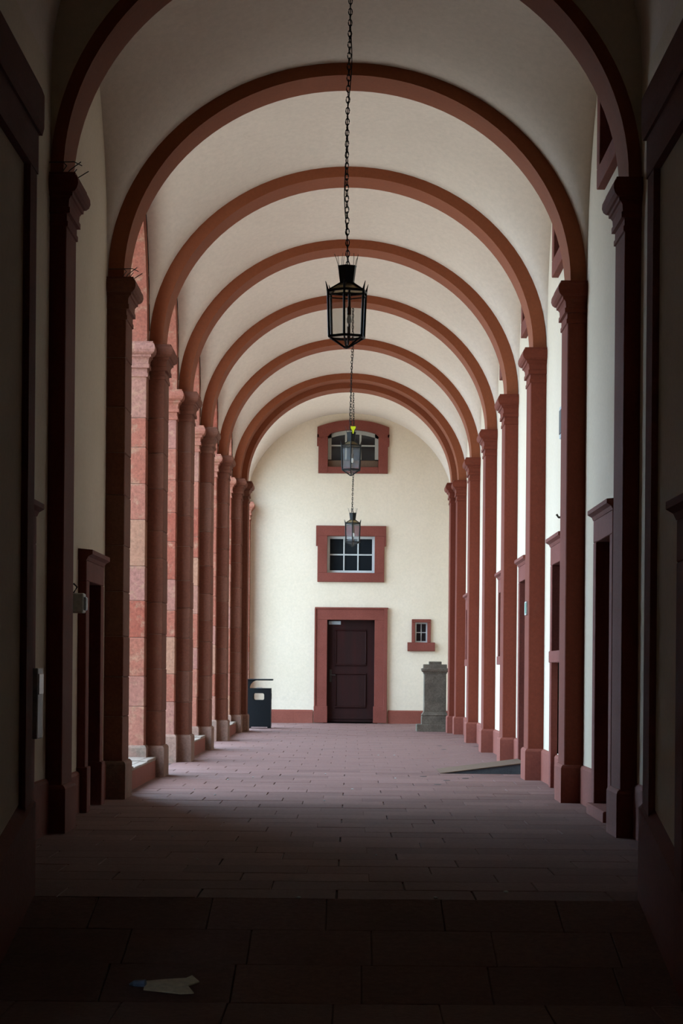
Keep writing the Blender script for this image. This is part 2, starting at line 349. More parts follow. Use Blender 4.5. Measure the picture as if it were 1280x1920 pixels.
# ------------------------------------------------------------------ vaults
def vault(y0, y1, lab, b=2.0, a=HW, c=None, hl=None, bl=1.95, p=4.0, zs=ZC, flat=False, x0=None):
    yc = c if c is not None else (y0+y1)/2; hl = hl or (y1-y0)/2
    ye0, ye1 = y0-0.06, y1+0.06
    nx, ny = 48, 30
    mb = MB(); vs = []; F = []
    for i in range(ny+1):
        t = i/ny
        yy = ye0 + (ye1-ye0)*(0.5-0.5*math.cos(math.pi*t))
        for j in range(nx+1):
            x = a*math.sin(math.pi*(j/nx-0.5))
            T = b*math.sqrt(max(0, 1-(x/a)**2)); q = (yy-yc)/hl
            Lz = 0 if flat else bl*math.sqrt(max(0, 1-q*q))
            z = (T**p + Lz**p)**(1/p) if T+Lz > 0 else 0
            vs.append((x, yy, zs+z))
    for i in range(ny):
        for j in range(nx):
            k = i*(nx+1)+j; F.append((k, k+1, k+nx+2, k+nx+1))
    mb.add(vs, F)
    o = mb.build('ceiling', 'vault', label=lab, cat='ceiling', smooth=True, **ST)
    return o
ordw = ['first', 'second', 'third', 'fourth', 'fifth', 'sixth']
for k in range(6):
    vault(RY[k]+0.58, RY[k+1], 'white plastered vault of the %s bay, behind the %s red arch from the front' % (ordw[k], ordw[k]))
OPEN7 = (44.75, 48.85)
vault(44.5, YEND, 'white plastered vault of the last bay against the cream end wall', b=1.96, a=2.22, c=46.85, hl=2.4, bl=1.9, p=8)
# near bay: higher plain barrel
vault(-6.0, RY[0]+0.02, 'dim grey vault of the nearest bay in front of the first arch', b=2.15, a=B0, flat=True, zs=5.55)
# shell over everything so that no light comes through the roof
MB().box(-3.3, 2.9, -6.4, YEND+0.6, 8.2, 8.5).build('roof', 'render', label='roof slab above the vaults', cat='roof', **ST)

# ------------------------------------------------------------------ transverse arches
def ell(a, b_, n=56): return [(a*math.cos(math.pi*i/n), b_*math.sin(math.pi*i/n)) for i in range(n+1)]
def rib(y0, y1, ai, bi, ae, be, name, lab=None, parent=None, cat=None, off=None, mat='rib'):
    I = ell(ai, bi); E_ = ell(ae, be); m = MB(); loops = []
    for (xi, zi), (xe, ze) in zip(I, E_):
        loops.append([(xi, y0, ZC+zi), (xe, y0, ZC+ze), (xe, y1, ZC+ze), (xi, y1, ZC+zi)])
    m.loft(loops)
    return m.build(name, mat, parent, lab, cat, off=off)
arch_lab = ['nearest and largest red arch, dark in the shade, running off the top of view',
            'second red arch from the front, with a dark face and brown underside',
            'third red arch from the front, above the black lantern top',
            'fourth red arch from the front, crossing behind the lantern chain',
            'fifth red arch from the front, crossing behind the nearest lantern roof',
            'sixth red arch from the front, crossing behind the nearest lantern bottom',
            'farthest red arch in two stepped orders, framing the end wall']
for k, y in enumerate(RY):
    t = empty('transverse_arch', (0, y+0.3, ZC), arch_lab[k], 'arch', 'red transverse arches of the arcade'); off = (0, y+0.3, ZC)
    if k == 0: rib(y, y+0.6, 2.055, 1.886, 2.15, 1.99, 'arch_ring', parent=t, off=off)
    else: rib(y+0.01, y+0.59, 2.055, 1.886, 2.20, 2.10, 'arch_ring', parent=t, off=off)
    if k == 6: rib(y+0.59, y+1.24, 1.955, 1.786, 2.20, 2.75, 'inner_order', parent=t, off=off)
# wall above the first arch, facing the viewer
m = MB(); E_ = ell(2.15, 1.99)
def spand(x, z, top): return [(x, RY[0]+0.02, ZC+z), (x, RY[0]+0.02, top), (x, RY[0]+0.55, top), (x, RY[0]+0.55, ZC+z)]
m.loft([spand(x, z, 8.1) for x, z in E_]); m.build('wall_front', 'cream', label='dark cream wall face around the nearest red arch', cat='wall', **ST)

# ------------------------------------------------------------------ pilasters and piers
CAP = [(-0.385, 0.0), (-0.38, 0.012), (-0.345, 0.012), (-0.34, 0.004), (-0.29, 0.004), (-0.285, 0.028), (-0.245, 0.028), (-0.24, 0.018), (-0.19, 0.022), (-0.17, 0.035),
       (-0.165, 0.048), (-0.14, 0.05), (-0.135, 0.066), (-0.115, 0.085), (-0.085, 0.095), (-0.05, 0.092), (-0.025, 0.08), (-0.02, 0.07), (0.0, 0.07)]
def cap_mesh(x_in, x_back, y0, y1, sg, ztop=ZC, prof=CAP, both=False):
    """moulded capital: rectangle lofted up the profile, flush with the wall at x_back; sg=+1 right side (room towards -x)"""
    m = MB(); loops = []
    for dz, e in prof:
        xi = x_in - sg*e; xb = x_back + (sg*e if both else 0)
        loops.append([(xi, y0-e, ztop+dz), (xb, y0-e, ztop+dz), (xb, y1+e, ztop+dz), (xi, y1+e, ztop+dz)])
    return m.loft(loops)
def plinth_mesh(x_in, x_back, y0, y1, sg, h=0.35, e=0.03, z0=-0.02):
    m = MB(); loops = []
    for z, q in ((z0, e), (h-0.03, e), (h-0.012, e-0.008), (h, e-0.022)):
        xi = x_in - sg*q
        loops.append([(xi, y0-q, z), (x_back, y0-q, z), (x_back, y1+q, z), (xi, y1+q, z)])
    return m.loft(loops)
def pilaster(sg, y, lab, x_in=SH, back=HW, mat='paint', group='red pilasters along the walls', w=PW, parent=None, t=None):
    X = sg*x_in; XB = sg*(back+0.04)
    t = t or empty('wall_pilaster', (sg*(x_in+back)/2, y+w/2, 0), lab, 'pilaster', group); off = tuple(t.location)
    plinth_mesh(X, XB, y, y+w, sg).build('plinth', 'plinth' if mat == 'stone' else 'base', t, off=off)
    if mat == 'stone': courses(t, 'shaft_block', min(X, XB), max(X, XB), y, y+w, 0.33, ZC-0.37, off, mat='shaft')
    else:
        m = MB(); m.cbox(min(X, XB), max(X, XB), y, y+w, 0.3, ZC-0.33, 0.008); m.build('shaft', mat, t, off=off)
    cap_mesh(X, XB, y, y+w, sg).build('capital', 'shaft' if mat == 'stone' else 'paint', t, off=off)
    return t
def courses(t, name, x0, x1, y0, y1, z0, z1, off, h=0.40, core=True, mat='stone'):
    """a stack of separate stones with recessed joints"""
    n = max(1, round((z1-z0)/h)); zs = [z0]
    for i in range(1, n): zs.append(z0+(z1-z0)*i/n + random.uniform(-0.06, 0.06))
    zs.append(z1)
    for p, q in zip(zs, zs[1:]):
        j = random.uniform(-0.003, 0.003)
        m = MB(); m.cbox(x0, x1+j if x1 < 0 else x1, y0+abs(j), y1, p+0.002, q-0.002, 0.006)
        m.build(name, mat, t, off=off)
    if core:
        m = MB(); m.box(x0+0.012, x1-0.012, y0+0.012, y1-0.012, z0, z1); m.build('mortar_core', 'mortar', t, off=off)
right_lab = ['nearest red pilaster on the right, nearly black in shade', 'second red pilaster on the right, between black doorway and filled doorway window',
             'third red pilaster on the right, with small green exit sign and ramp behind', 'fourth red pilaster on the right, just behind the dark ramp',
             'fifth red pilaster on the right, beyond the narrow wall window', 'sixth red pilaster on the right, next to the double farthest one',
             'farthest red pilaster on the right, stepped double, beside grey stone pedestal']
for k, y in enumerate(RY):
    t = pilaster(1, y, right_lab[k])
    if k == 6:
        off = tuple(t.location)
        plinth_mesh(1.93, HW+0.03, y+0.62, y+1.22, 1).build('inner_plinth', 'base', t, off=off)
        m = MB(); m.cbox(1.93, HW+0.03, y+0.61, y+1.22, 0.3, ZC-0.33, 0.008); m.build('inner_shaft', 'paint', t, off=off)
        cap_mesh(1.93, HW+0.03, y+0.63, y+1.22, 1).build('inner_capital', 'paint', t, off=off)
pilaster(-1, RY[0], 'nearest red pilaster on the left, nearly black in shade', back=HW)
left_lab = ['dark brown stone pier on the left at the far end of the closed cream bay', 'third stone pier from the front on the left, pale weathered jamb and lit floor beside',
            'fourth stone pier on the left, with one pale beige block halfway up', 'fifth stone pier on the left, behind the second low ledge', 'sixth stone pier on the left, two before the litter bin',
            'farthest double stone pier on the left, just in front of the litter bin']
BODY = []
for k in range(1, 7):
    y = RY[k]
    yb0, yb1 = (y-0.25, y+0.85) if k < 6 else (y-0.25, y+1.05)
    if k == 1: yb0 = y+0.06
    BODY.append((yb0, yb1))
    t = empty('stone_pier', (-2.5, y+0.3, 0), left_lab[k-1], 'pier', 'red sandstone piers of the left arcade'); off = tuple(t.location)
    pilaster(-1, y, None, mat='stone', t=t)
    plinth_mesh(-HW, -2.95, yb0, yb1, -1, h=0.36).build('jamb_plinth', 'plinth', t, off=off)
    courses(t, 'jamb_block', -2.95, -HW, yb0, yb1, 0.34, ZC-0.37, off)
    cap_mesh(-HW, -2.95, yb0, yb1, -1, ztop=ZC-0.004).build('impost', 'stone', t, off=off)
    if k == 6:
        plinth_mesh(-1.93, -HW-0.03, y+0.62, y+1.22, -1).build('inner_plinth', 'plinth', t, off=off)
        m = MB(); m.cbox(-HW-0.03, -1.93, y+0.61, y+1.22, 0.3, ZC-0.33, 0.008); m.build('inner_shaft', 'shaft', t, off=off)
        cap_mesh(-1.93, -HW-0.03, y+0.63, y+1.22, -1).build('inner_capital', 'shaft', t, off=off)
t = empty('stone_pier', (-2.6, 49.45, 0), 'slim stone respond at the far left corner with moulded capital', 'pier', 'red sandstone piers of the left arcade'); off = tuple(t.location)
plinth_mesh(-2.13, -2.95, 49.26, 49.70, -1).build('plinth', 'plinth', t, off=off)
courses(t, 'jamb_block', -2.95, -2.13, 49.26, 49.70, 0.34, ZC-0.37, off)
cap_mesh(-2.13, -2.95, 49.26, 49.70, -1).build('capital', 'stone', t, off=off)
BODY.append((49.26, 49.70))
# arches of the open side, one for each open bay
arc_lab = ['red stone side arch of the first open bay on the left', 'red stone side arch of the second open bay on the left', 'red stone side arch of the third open bay on the left',
           'red stone side arch of the fourth open bay on the left', 'red stone side arch of the fifth open bay on the left', 'red stone side arch of the last open bay beside the end wall']
for k in range(6):
    ya, yb = BODY[k][1], BODY[k+1][0]
    s0, s1 = (BODY[k][0]+BODY[k][1])/2, (BODY[k+1][0]+BODY[k+1][1])/2
    if k == 0: s0 = BODY[0][0]
    if k == 5: s1 = BODY[6][1]
    c, r = (ya+yb)/2, (yb-ya)/2
    pts = [(s0, 0)] + [(c-r*math.cos(math.pi*i/36), 1.62*math.sin(math.pi*i/36)) for i in range(37)] + [(s1, 0)]
    t = empty('arcade_arch', (-2.6, c, ZC), arc_lab[k], 'arch', 'stone side arches of the open bays'); off = tuple(t.location)
    m = MB(); m.loft([[(-2.95, yy, ZC+zz-0.006), (-HW, yy, ZC+zz-0.006), (-HW, yy, TOP), (-2.95, yy, TOP)] for yy, zz in pts]); m.build('arch_wall', 'stone', t, off=off)
    # dark line drawn in for the shadow gap where vault meets stone
    if k < 5: y0, y1 = RY[k+1]+0.58, RY[k+2]; cc = (y0+y1)/2; hl = (y1-y0)/2; bl = 1.95
    else: cc, hl, bl = 46.85, 2.4, 1.9
    m = MB(); m.tube([(-HW+0.004, cc-hl*math.cos(math.pi*i/40), ZC+bl*math.sin(math.pi*i/40)) for i in range(1, 40)], 0.005, 5); m.build('joint_line', 'dark', t, off=off)

# low stone ledges in the first, third and fifth open bays
for k, lab in ((0, 'low worn stone ledge between the piers of the first open bay'), (2, 'low worn stone ledge between the piers of the third open bay'), (4, 'low worn stone ledge between the piers of the fifth open bay')):
    ya, yb = BODY[k][1]+0.032, BODY[k+1][0]-0.032
    t = empty('stone_ledge', (-2.55, (ya+yb)/2, 0), lab, 'ledge', 'low stone ledges in the open bays'); off = tuple(t.location)
    n = 4; q = (yb-ya)/n
    fa, fb = RY[k+1]+0.64, RY[k+2]-0.04                # the ledge comes forward between the pilaster plinths
    m = MB(); m.box(-2.86, -2.17, ya, yb, -0.05, 0.2); m.box(-2.172, -2.09, fa, fb, -0.05, 0.2); m.build('ledge_base', 'base', t, off=off)
    for i in range(n):
        h = 0.225 + (0.012, -0.005, -0.008, 0.006)[i]
        y0, y1 = ya+q*i+0.003, ya+q*(i+1)-0.003
        m = MB(); m.cbox(-2.90, -2.165, y0, y1, 0.19, h, 0.006)
        m.cbox(-2.175, -2.085, fa if i == 0 else y0, fb if i == n-1 else y1, 0.19, h-0.003, 0.006); m.build('coping_stone', 'ledge', t, off=off)

# ------------------------------------------------------------------ baseboards
def baseboard(name, fn, a0, a1, lab, h=0.35, e=0.03):
    m = MB(fn); pr = [(-0.05, -0.02), (e, -0.02), (e, h-0.03), (e-0.012, h-0.01), (-0.002, h), (-0.05, h)]
    m.loft([[(a0, n, z) for n, z in pr], [(a1, n, z) for n, z in pr]]); return m.build(name, 'base', label=lab, cat='baseboard', **ST)
rb = [(RY[0]+0.63, R_DOOR1[0]-0.2, 'red base strip right of the black doorway near front pilaster'), (R_DOOR1[1]+0.2, RY[1]-0.03, 'red base strip left of the black doorway, before second pilaster'),
      (RY[1]+0.63, R_WIN2[0]-0.2, 'red base strip just beyond the second right pilaster'), (R_WIN2[0]+0.0, R_WIN2[1], 'red base strip under the filled doorway panel'), (R_WIN2[1]+0.2, RY[2]-0.03, 'red base strip before the third right pilaster'),
      (RY[2]+0.63, R_DOOR3[0]-0.2, 'red base strip beside the ramp, near side'), (R_DOOR3[1]+0.2, RY[3]-0.03, 'red base strip beside the ramp, far side'),
      (RY[3]+0.63, RY[4]-0.03, 'red base strip between fourth and fifth right pilasters'), (RY[4]+0.63, RY[5]-0.03, 'red base strip between fifth and sixth right pilasters'),
      (RY[5]+0.63, RY[6]-0.03, 'red base strip before the farthest right pilaster'), (RY[6]+1.26, YEND, 'red base strip behind the grey stone pedestal')]
for a0, a1, lab in rb: baseboard('baseboard_right', mapR(HW), a0, a1, lab)
baseboard('baseboard_left', mapL(-HW), RY[0]+0.63, L_DOOR1[0]-0.2, 'red base strip before the small left door')
baseboard('baseboard_left', mapL(-HW), L_DOOR1[1]+0.2, RY[1]-0.03, 'red base strip between the small left door and stone pier')
baseboard('baseboard_left', mapL(-B0), 15.82, RY[0]-0.03, 'dim red base strip beside the nearest left pilaster', h=0.40)
baseboard('baseboard_left', mapL(-B0), YB, 14.4, 'dim red base strip behind the left gate pier', h=0.40)
baseboard('baseboard_right', mapR(B0), YB, RY[0]-0.03, 'dim red base strip beside the nearest right pilaster', h=0.40)
baseboard('baseboard_end', mapE(YEND), -HW, E_DOOR[0]-0.30, 'red base strip left of the end door')
baseboard('baseboard_end', mapE(YEND), E_DOOR[1]+0.30, HW, 'red base strip right of the end door')

# ------------------------------------------------------------------ doors and windows
def casing(fn, h, t, off, fw=0.20, pr=0.07, ears=0.0, cornice=True, lint=0.19, sill=None, deep=0.3, block=0.0, mat='frame', foot=None):
    a0, a1, z0, z1 = h; zb = foot if foot is not None else z0
    for p, q in ((a0-fw, a0), (a1, a1+fw)):
        m = MB(fn); m.cbox(p, q, -deep, pr, zb, z1, 0.006); m.build('jamb', mat, t, off=off)
        if block:
            m = MB(fn); m.cbox(p-0.02, q+0.015, -0.1, pr+0.02, zb-0.02, zb+block, 0.006); m.build('base_block', mat, t, off=off)
    m = MB(fn); m.cbox(a0-fw-ears, a1+fw+ears, -deep, pr, z1, z1+lint, 0.006); m.build('lintel', mat, t, off=off)
    if ears:
        for p, q in ((a0-fw-ears, a0-fw), (a1+fw, a1+fw+ears)):
            m = MB(fn); m.cbox(p, q, -0.02, pr, z1-0.22, z1+0.01, 0.005); m.build('ear', mat, t, off=off)
    if cornice:
        m = MB(fn); c = fw+ears+0.02; w = [(-0.05, z1+lint), (pr, z1+lint), (pr+0.015, z1+lint+0.03), (pr+0.05, z1+lint+0.05), (pr+0.05, z1+lint+0.085), (-0.05, z1+lint+0.1)]
        m.loft([[(a0-c, n, z) for n, z in w], [(a1+c, n, z) for n, z in w]]); m.build('cornice', mat, t, off=off)
    if sill:
        m = MB(fn); m.cbox(a0-fw-sill[1], a1+fw+sill[1], -deep, pr+sill[2], z0-sill[0], z0, 0.006); m.build('sill', mat, t, off=off)
def add_window(n, fn, h, lab, cols, rows, base, fmat='white', arch=None, **kw):
    t = empty('window_%d' % n, base, lab, 'window', **ST); off = base
    casing(fn, h, t, off, **kw)
    a0, a1, z0, z1 = h; fr, bar, n0 = (0.055, 0.028, -0.17) if a1-a0 > 0.5 else (0.03, 0.016, -0.12)
    m = MB(fn); m.box(a0, a0+fr, n0, n0+0.05, z0, z1); m.box(a1-fr, a1, n0, n0+0.05, z0, z1); m.box(a0+fr, a1-fr, n0, n0+0.05, z0, z0+fr); m.box(a0+fr, a1-fr, n0, n0+0.05, z1-fr, z1)
    s = m.build('sash_frame', fmat, t, off=off)
    A = [a0+fr+(a1-a0-2*fr)*i/cols for i in range(cols+1)]; Z = [z0+fr+(z1-z0-2*fr)*i/rows for i in range(rows+1)]
    for x in A[1:-1]: MB(fn).box(x-bar/2, x+bar/2, n0+0.005, n0+0.045, z0+fr, z1-fr).build('glazing_bar', fmat, s, off=off)
    for z in Z[1:-1]: MB(fn).box(a0+fr, a1-fr, n0+0.008, n0+0.042, z-bar/2, z+bar/2).build('glazing_bar', fmat, s, off=off)
    for p, q in zip(A, A[1:]):
        for r, u in zip(Z, Z[1:]): MB(fn).box(p-0.002, q+0.002, n0+0.014, n0+0.022, r-0.002, u+0.002).build('pane', 'pane', s, off=off)
    return t
def add_door(n, fn, h, lab, base, mat='darkwood', leaf_n=-0.24, panels=True, **kw):
    t = empty('door_%d' % n, base, lab, 'door', **ST); off = base
    casing(fn, h, t, off, **kw)
    a0, a1, z0, z1 = h
    lf = MB(fn).box(a0, a1, leaf_n-0.05, leaf_n, z0, z1).build('leaf', mat, t, off=off)
    if panels:
        zc = [(z0+0.30, z0+0.48*(z1-z0)), (z0+0.55*(z1-z0), z1-0.2)]
        for p, q in zc:
            m = MB(fn); x0, x1 = a0+0.17, a1-0.17
            for (u0, u1, w0, w1) in ((x0, x1, p, p+0.035), (x0, x1, q-0.035, q), (x0, x0+0.035, p+0.035, q-0.035), (x1-0.035, x1, p+0.035, q-0.035)):
                m.cbox(u0, u1, leaf_n-0.01, leaf_n+0.03, w0, w1, 0.012)
            pn = m.build('panel_moulding', mat, lf, off=off)
            MB(fn).cbox(x0+0.035, x1-0.035, leaf_n-0.01, leaf_n+0.006, p+0.035, q-0.035, 0.004).build('panel', mat, lf, off=off)
    return t, lf
# right wall
add_door(1, mapR(HW), R_DOOR1, 'tall black doorway in a red stone frame on the right, nearest one', (HW, 19.0, 0), fw=0.20, block=0.0)
MB(mapR(HW)).cbox(18.36, 19.68, -0.28, 0.12, -0.02, 0.09, 0.01).build('door_step', 'base', label='low red stone step under the nearest right doorway', cat='step')
add_window(1, mapR(HW), R_WIN2, 'doorway-shaped red frame on the right, window above cream panel', 2, 2, (HW, 23.3, 0), fmat='darkwood', fw=0.19, sill=(0.12, 0.0, 0.01), foot=0.0)
add_door(2, mapR(HW), R_DOOR3, 'dark brown doorway at the top of the small ramp on the right', (HW, 27.9, 0), fw=0.19, foot=0.0)
add_window(2, mapR(HW), R_WIN4, 'narrow red framed window between fourth and fifth right pilasters', 2, 2, (HW, 31.9, 1.3), fmat='darkwood', fw=0.18, sill=(0.12, 0.0, 0.01))
add_window(3, mapR(HW), R_WIN6, 'red framed window glimpsed behind the sixth right pilaster', 2, 2, (HW, 41.2, 1.3), fmat='darkwood', fw=0.18, sill=(0.12, 0.0, 0.01))
for i, (h, lab) in enumerate(zip(R_UP, ('high red framed window under the vault beside the nearest right arch', 'high red framed window under the vault beside the second right arch',
                                         'high red framed window under the vault beside the third right arch', 'high red framed window under the vault beside the fourth right arch'))):
    add_window(4+i, mapR(HW), h, lab, 3, 2, (HW, (h[0]+h[1])/2, 5.34), fmat='greyframe', fw=0.22, sill=(0.17, 0.0, 0.0), cornice=False, lint=0.22)
# left wall
add_door(3, mapL(-HW), L_DOOR1, 'small black door in red stone frame on the left cream wall', (-HW, 19.8, 0), fw=0.22, lint=0.17, block=0.36)
add_door(4, mapL(-B0), L_DOOR0, 'dark door in red frame at the near left behind the gate pier', (-B0, 15.1, 0), fw=0.20, pr=0.05, foot=0.0)
MB(mapL(-B0)).cbox(14.4, 15.75, -0.3, 0.02, -0.05, 0.27, 0.01).build('door_step', 'base', label='dim raised stone threshold of the near left door', cat='step')
add_door(5, (lambda a, n, z: (1.64-n, a, z)), (9.35, 10.55, ZLOW, 1.72), 'dim red framed door at the right edge on the gate pier', (1.64, 9.95, ZLOW), fw=0.25, pr=0.05, lint=0.2)
# end wall
te, lf = add_door(6, mapE(YEND), E_DOOR, 'dark red-brown panelled wooden door in red stone frame, end wall', (0.05, YEND, 0), mat='door', fw=0.26, pr=0.06, lint=0.25, cornice=False, block=0.34, leaf_n=-0.12)
off = (0.05, YEND, 0)
MB(mapE(YEND)).cbox(E_DOOR[0]-0.27, E_DOOR[1]+0.29, 0.0, 0.085, E_DOOR[3]+0.235, E_DOOR[3]+0.27, 0.005).build('cap_moulding', 'frame', te, off=off)
MB(mapE(YEND)).cbox(E_DOOR[1]+0.20, E_DOOR[1]+0.275, 0.0, 0.085, 0.34, E_DOOR[3]+0.24, 0.005).build('outer_moulding', 'frame', te, off=off)
MB(mapE(YEND)).cbox(E_DOOR[0]-0.275, E_DOOR[0]-0.24, 0.0, 0.085, 0.34, E_DOOR[3]+0.24, 0.005).build('outer_moulding', 'frame', te, off=off)
MB(mapE(YEND)).cbox(E_DOOR[0]+0.03, E_DOOR[0]+0.29, -0.12, -0.10, E_DOOR[3]-0.10, E_DOOR[3]-0.025, 0.003).build('name_plate', 'metalbox', lf, off=off)
MB(mapE(YEND)).cbox(E_DOOR[0]+0.015, E_DOOR[1]-0.015, -0.12, -0.095, 0.15, 0.19, 0.004).build('kick_rail', 'door', lf, off=off)
m = MB(mapE(YEND)); m.cbox(E_DOOR[0]+0.05, E_DOOR[0]+0.10, -0.12, -0.105, 0.95, 1.22, 0.003); m.tube([(E_DOOR[0]+0.075, -0.11, 1.10), (E_DOOR[0]+0.075, -0.06, 1.10), (E_DOOR[0]+0.18, -0.06, 1.10)], 0.010, 8)
m.build('handle', 'dark', lf, off=off)
MB(mapE(YEND)).cbox(E_DOOR[0]-0.3, E_DOOR[1]+0.3, -0.2, 0.14, -0.03, 0.035, 0.008).build('door_step', 'ledge', label='worn stone threshold of the panelled end door', cat='step')
add_window(8, mapE(YEND), E_WIN, 'middle window of end wall with white glazing bars in red frame', 3, 2, (0.04, YEND, 3.2), fw=0.21, pr=0.06, ears=0.035, lint=0.22, cornice=False, sill=(0.20, 0.0, 0.0))
add_window(9, mapE(YEND), E_SMALL, 'little window with red sill right of the end door', 2, 2, (1.64, YEND, 1.6), fw=0.075, pr=0.05, lint=0.07, cornice=False, sill=(0.19, 0.09, 0.03))
# top arched window of the end wall
def arched_window(n, fn, h, base, lab):
    a0, a1, z0, z1 = h; c = (a0+a1)/2; hw = (a1-a0)/2; rise = 0.10
    t = empty('window_%d' % n, base, lab, 'window', **ST); off = base
    arc = lambda x, r0, rs: r0 + rs*(1-((x-c)/(hw+0.2))**2)
    fw = 0.205
    for p, q in ((a0-fw, a0), (a1, a1+fw)): MB(fn).cbox(p, q, -0.3, 0.06, z0-0.14, z1-0.16, 0.006).build('jamb', 'frame', t, off=off)
    MB(fn).cbox(a0, a1, -0.3, 0.06, z0-0.14, z0, 0.006).build('sill', 'frame', t, off=off)
    m = MB(fn); loops = []; w = hw+fw+0.025
    for i in range(17):
        x = c-w+2*w*i/16
        zi = z1-0.10+0.10*(1-min(1, abs(x-c)/hw)**2) if abs(x-c) < hw else z1-0.17
        ze = z1+0.055+0.155*(1-((x-c)/w)**2)
        loops.append([(x, -0.3, zi), (x, 0.06, zi), (x, 0.06, ze), (x, -0.3, ze)])
    m.loft(loops); m.build('arched_lintel', 'frame', t, off=off)
    for p, q in ((a0-fw-0.03, a0-fw+0.01), (a1+fw-0.01, a1+fw+0.03)): MB(fn).cbox(p, q, -0.05, 0.06, z1-0.36, z1-0.10, 0.005).build('ear', 'frame', t, off=off)
    fr = 0.075; n0 = -0.14
    m = MB(fn); zs = z0+0.17
    m.box(a0, a0+fr, n0, n0+0.05, zs, z1-0.08); m.box(a1-fr, a1, n0, n0+0.05, zs, z1-0.08)
    loops = []
    for i in range(13):
        x = a0+(a1-a0)*i/12; z = z1-0.10+0.10*(1-((x-c)/hw)**2)
        loops.append([(x, n0, z-0.085), (x, n0+0.05, z-0.085), (x, n0+0.05, z+0.02), (x, n0, z+0.02)])
    m.loft(loops)
    s = m.build('sash_frame', 'greyframe', t, off=off)
    A = [a0+fr+(a1-a0-2*fr)*i/3 for i in range(4)]; Z = [zs-0.02, zs+0.30, z1-0.04]
    for x in A[1:-1]: MB(fn).box(x-0.02, x+0.02, n0+0.004, n0+0.046, zs, z1-0.04).build('glazing_bar', 'greyframe', s, off=off)
    MB(fn).box(a0+fr, a1-fr, n0+0.006, n0+0.044, zs+0.285, zs+0.315).build('glazing_bar', 'greyframe', s, off=off)
    for p, q in zip(A, A[1:]):
        for r, u in zip(Z, Z[1:]): MB(fn).box(p, q, n0+0.014, n0+0.022, r, u).build('pane', 'pane', s, off=off)
    MB(fn).cbox(a0, a1, n0-0.1, n0+0.06, z0, zs-0.02, 0.01).build('inner_board', 'ramptop', t, off=off)
    return t
arched_window(10, mapE(YEND), E_UP, (0.06, YEND, 5.65), 'top window of end wall under a shallow red arch')

# ------------------------------------------------------------------ lanterns
def make_lantern():
    """origin at the bottom tip"""
    t = empty('hanging_lantern', (0, 0, 0), 'x', 'lantern', 'hexagonal lanterns hanging on chains')
    rot = math.radians(-92+0)
    hexp = lambda r, z, k: (r*math.cos(rot+k*math.pi/3), r*math.sin(rot+k*math.pi/3), z)
    ZB, ZE, ZR, ZT = 0.095, 0.475, 0.545, 0.685; RB, RE, RR, RT = 0.158, 0.172, 0.058, 0.083
    m = MB()
    for k in range(6):
        m.tube([hexp(RB, ZB, k), hexp(RE, ZE, k)], 0.0105, 6)
        for r, z, w in ((RB, ZB, 0.012), (RE, ZE, 0.012), (RE*0.985, ZE-0.035, 0.006)):
            m.tube([hexp(r, z, k), hexp(r, z, k+1)], w, 6)
        m.tube([hexp(RB, ZB, k), hexp(0.02, 0.01, k)], 0.008, 5)
        m.tube([hexp(RE, ZE, k), hexp(RR, ZR, k)], 0.008, 5)
    m.build('frame', 'iron', t)
    m = MB(); m.lathe([(0.004, -0.005), (0.028, 0.004), (0.03, 0.015), (0.01, 0.02)], 10); m.build('bottom_boss', 'iron', t)
    for k in range(6):
        for (r0, z0, r1, z1, nm) in ((RB, ZB, RE, ZE, 'pane'), (RB, ZB, 0.02, 0.012, 'bottom_pane'), (RE, ZE, RR, ZR, 'roof_pane')):
            m = MB(); s = 0.965
            m.add([tuple(s*c if i < 2 else c for i, c in enumerate(hexp(r0, z0, k))), tuple(s*c if i < 2 else c for i, c in enumerate(hexp(r0, z0, k+1))),
                   tuple(s*c if i < 2 else c for i, c in enumerate(hexp(r1, z1, k+1))), tuple(s*c if i < 2 else c for i, c in enumerate(hexp(r1, z1, k)))], [(0, 1, 2, 3)])
            m.build(nm, 'glass' if nm != 'roof_pane' else 'roofglass', t)
        a = hexp(RE, ZE, k); b1 = hexp(RE*1.05, ZE+0.035, k); b2 = hexp(RE*1.12, ZE+0.075, k)
        m = MB(); m.tube([a, b1, b2], [0.011, 0.007, 0.002], 5); m.build('finial', 'iron', t)
    m = MB(); m.loft([[hexp(r, z, k) for k in range(6)] for r, z in ((RR, ZR-0.01), (RR+0.006, ZR), (RT, ZT), (RT+0.004, ZT+0.004), (RT-0.006, ZT+0.004), (RT-0.012, ZT-0.02))]); m.build('crown', 'iron', t)
    m = MB()
    for k in range(9):
        a = 2*math.pi*k/9; e = 0.02*math.sin(k*2.3)
        m.tube([(0.075*math.cos(a), 0.075*math.sin(a), ZT), (0.085*math.cos(a)+e*0.4, 0.085*math.sin(a), ZT+0.06), (0.092*math.cos(a)+e, 0.092*math.sin(a), ZT+0.10)], 0.0022, 4)
    m.build('bird_spike', 'dark', t)
    m = MB(); m.tube([(0.02, 0, ZE+0.02), (0.02, 0, 0.345)], 0.010, 8); m.lathe([(0.012, 0.35), (0.018, 0.34), (0.018, 0.285), (0.014, 0.28)], 10, (0.02, 0)); m.build('lamp_holder', 'brass', t)
    m = MB(); m.lathe([(0.010, 0.285), (0.020, 0.255), (0.023, 0.235), (0.018, 0.212), (0.004, 0.203)], 12, (0.02, 0)); m.build('bulb', 'bulb', t, smooth=True)
    m = MB(); m.tube([(0.012, 0.01, 0.03), (0.012, 0.01, 0.185)], 0.009, 8); m.build('centre_rod', 'brass', t)
    return t
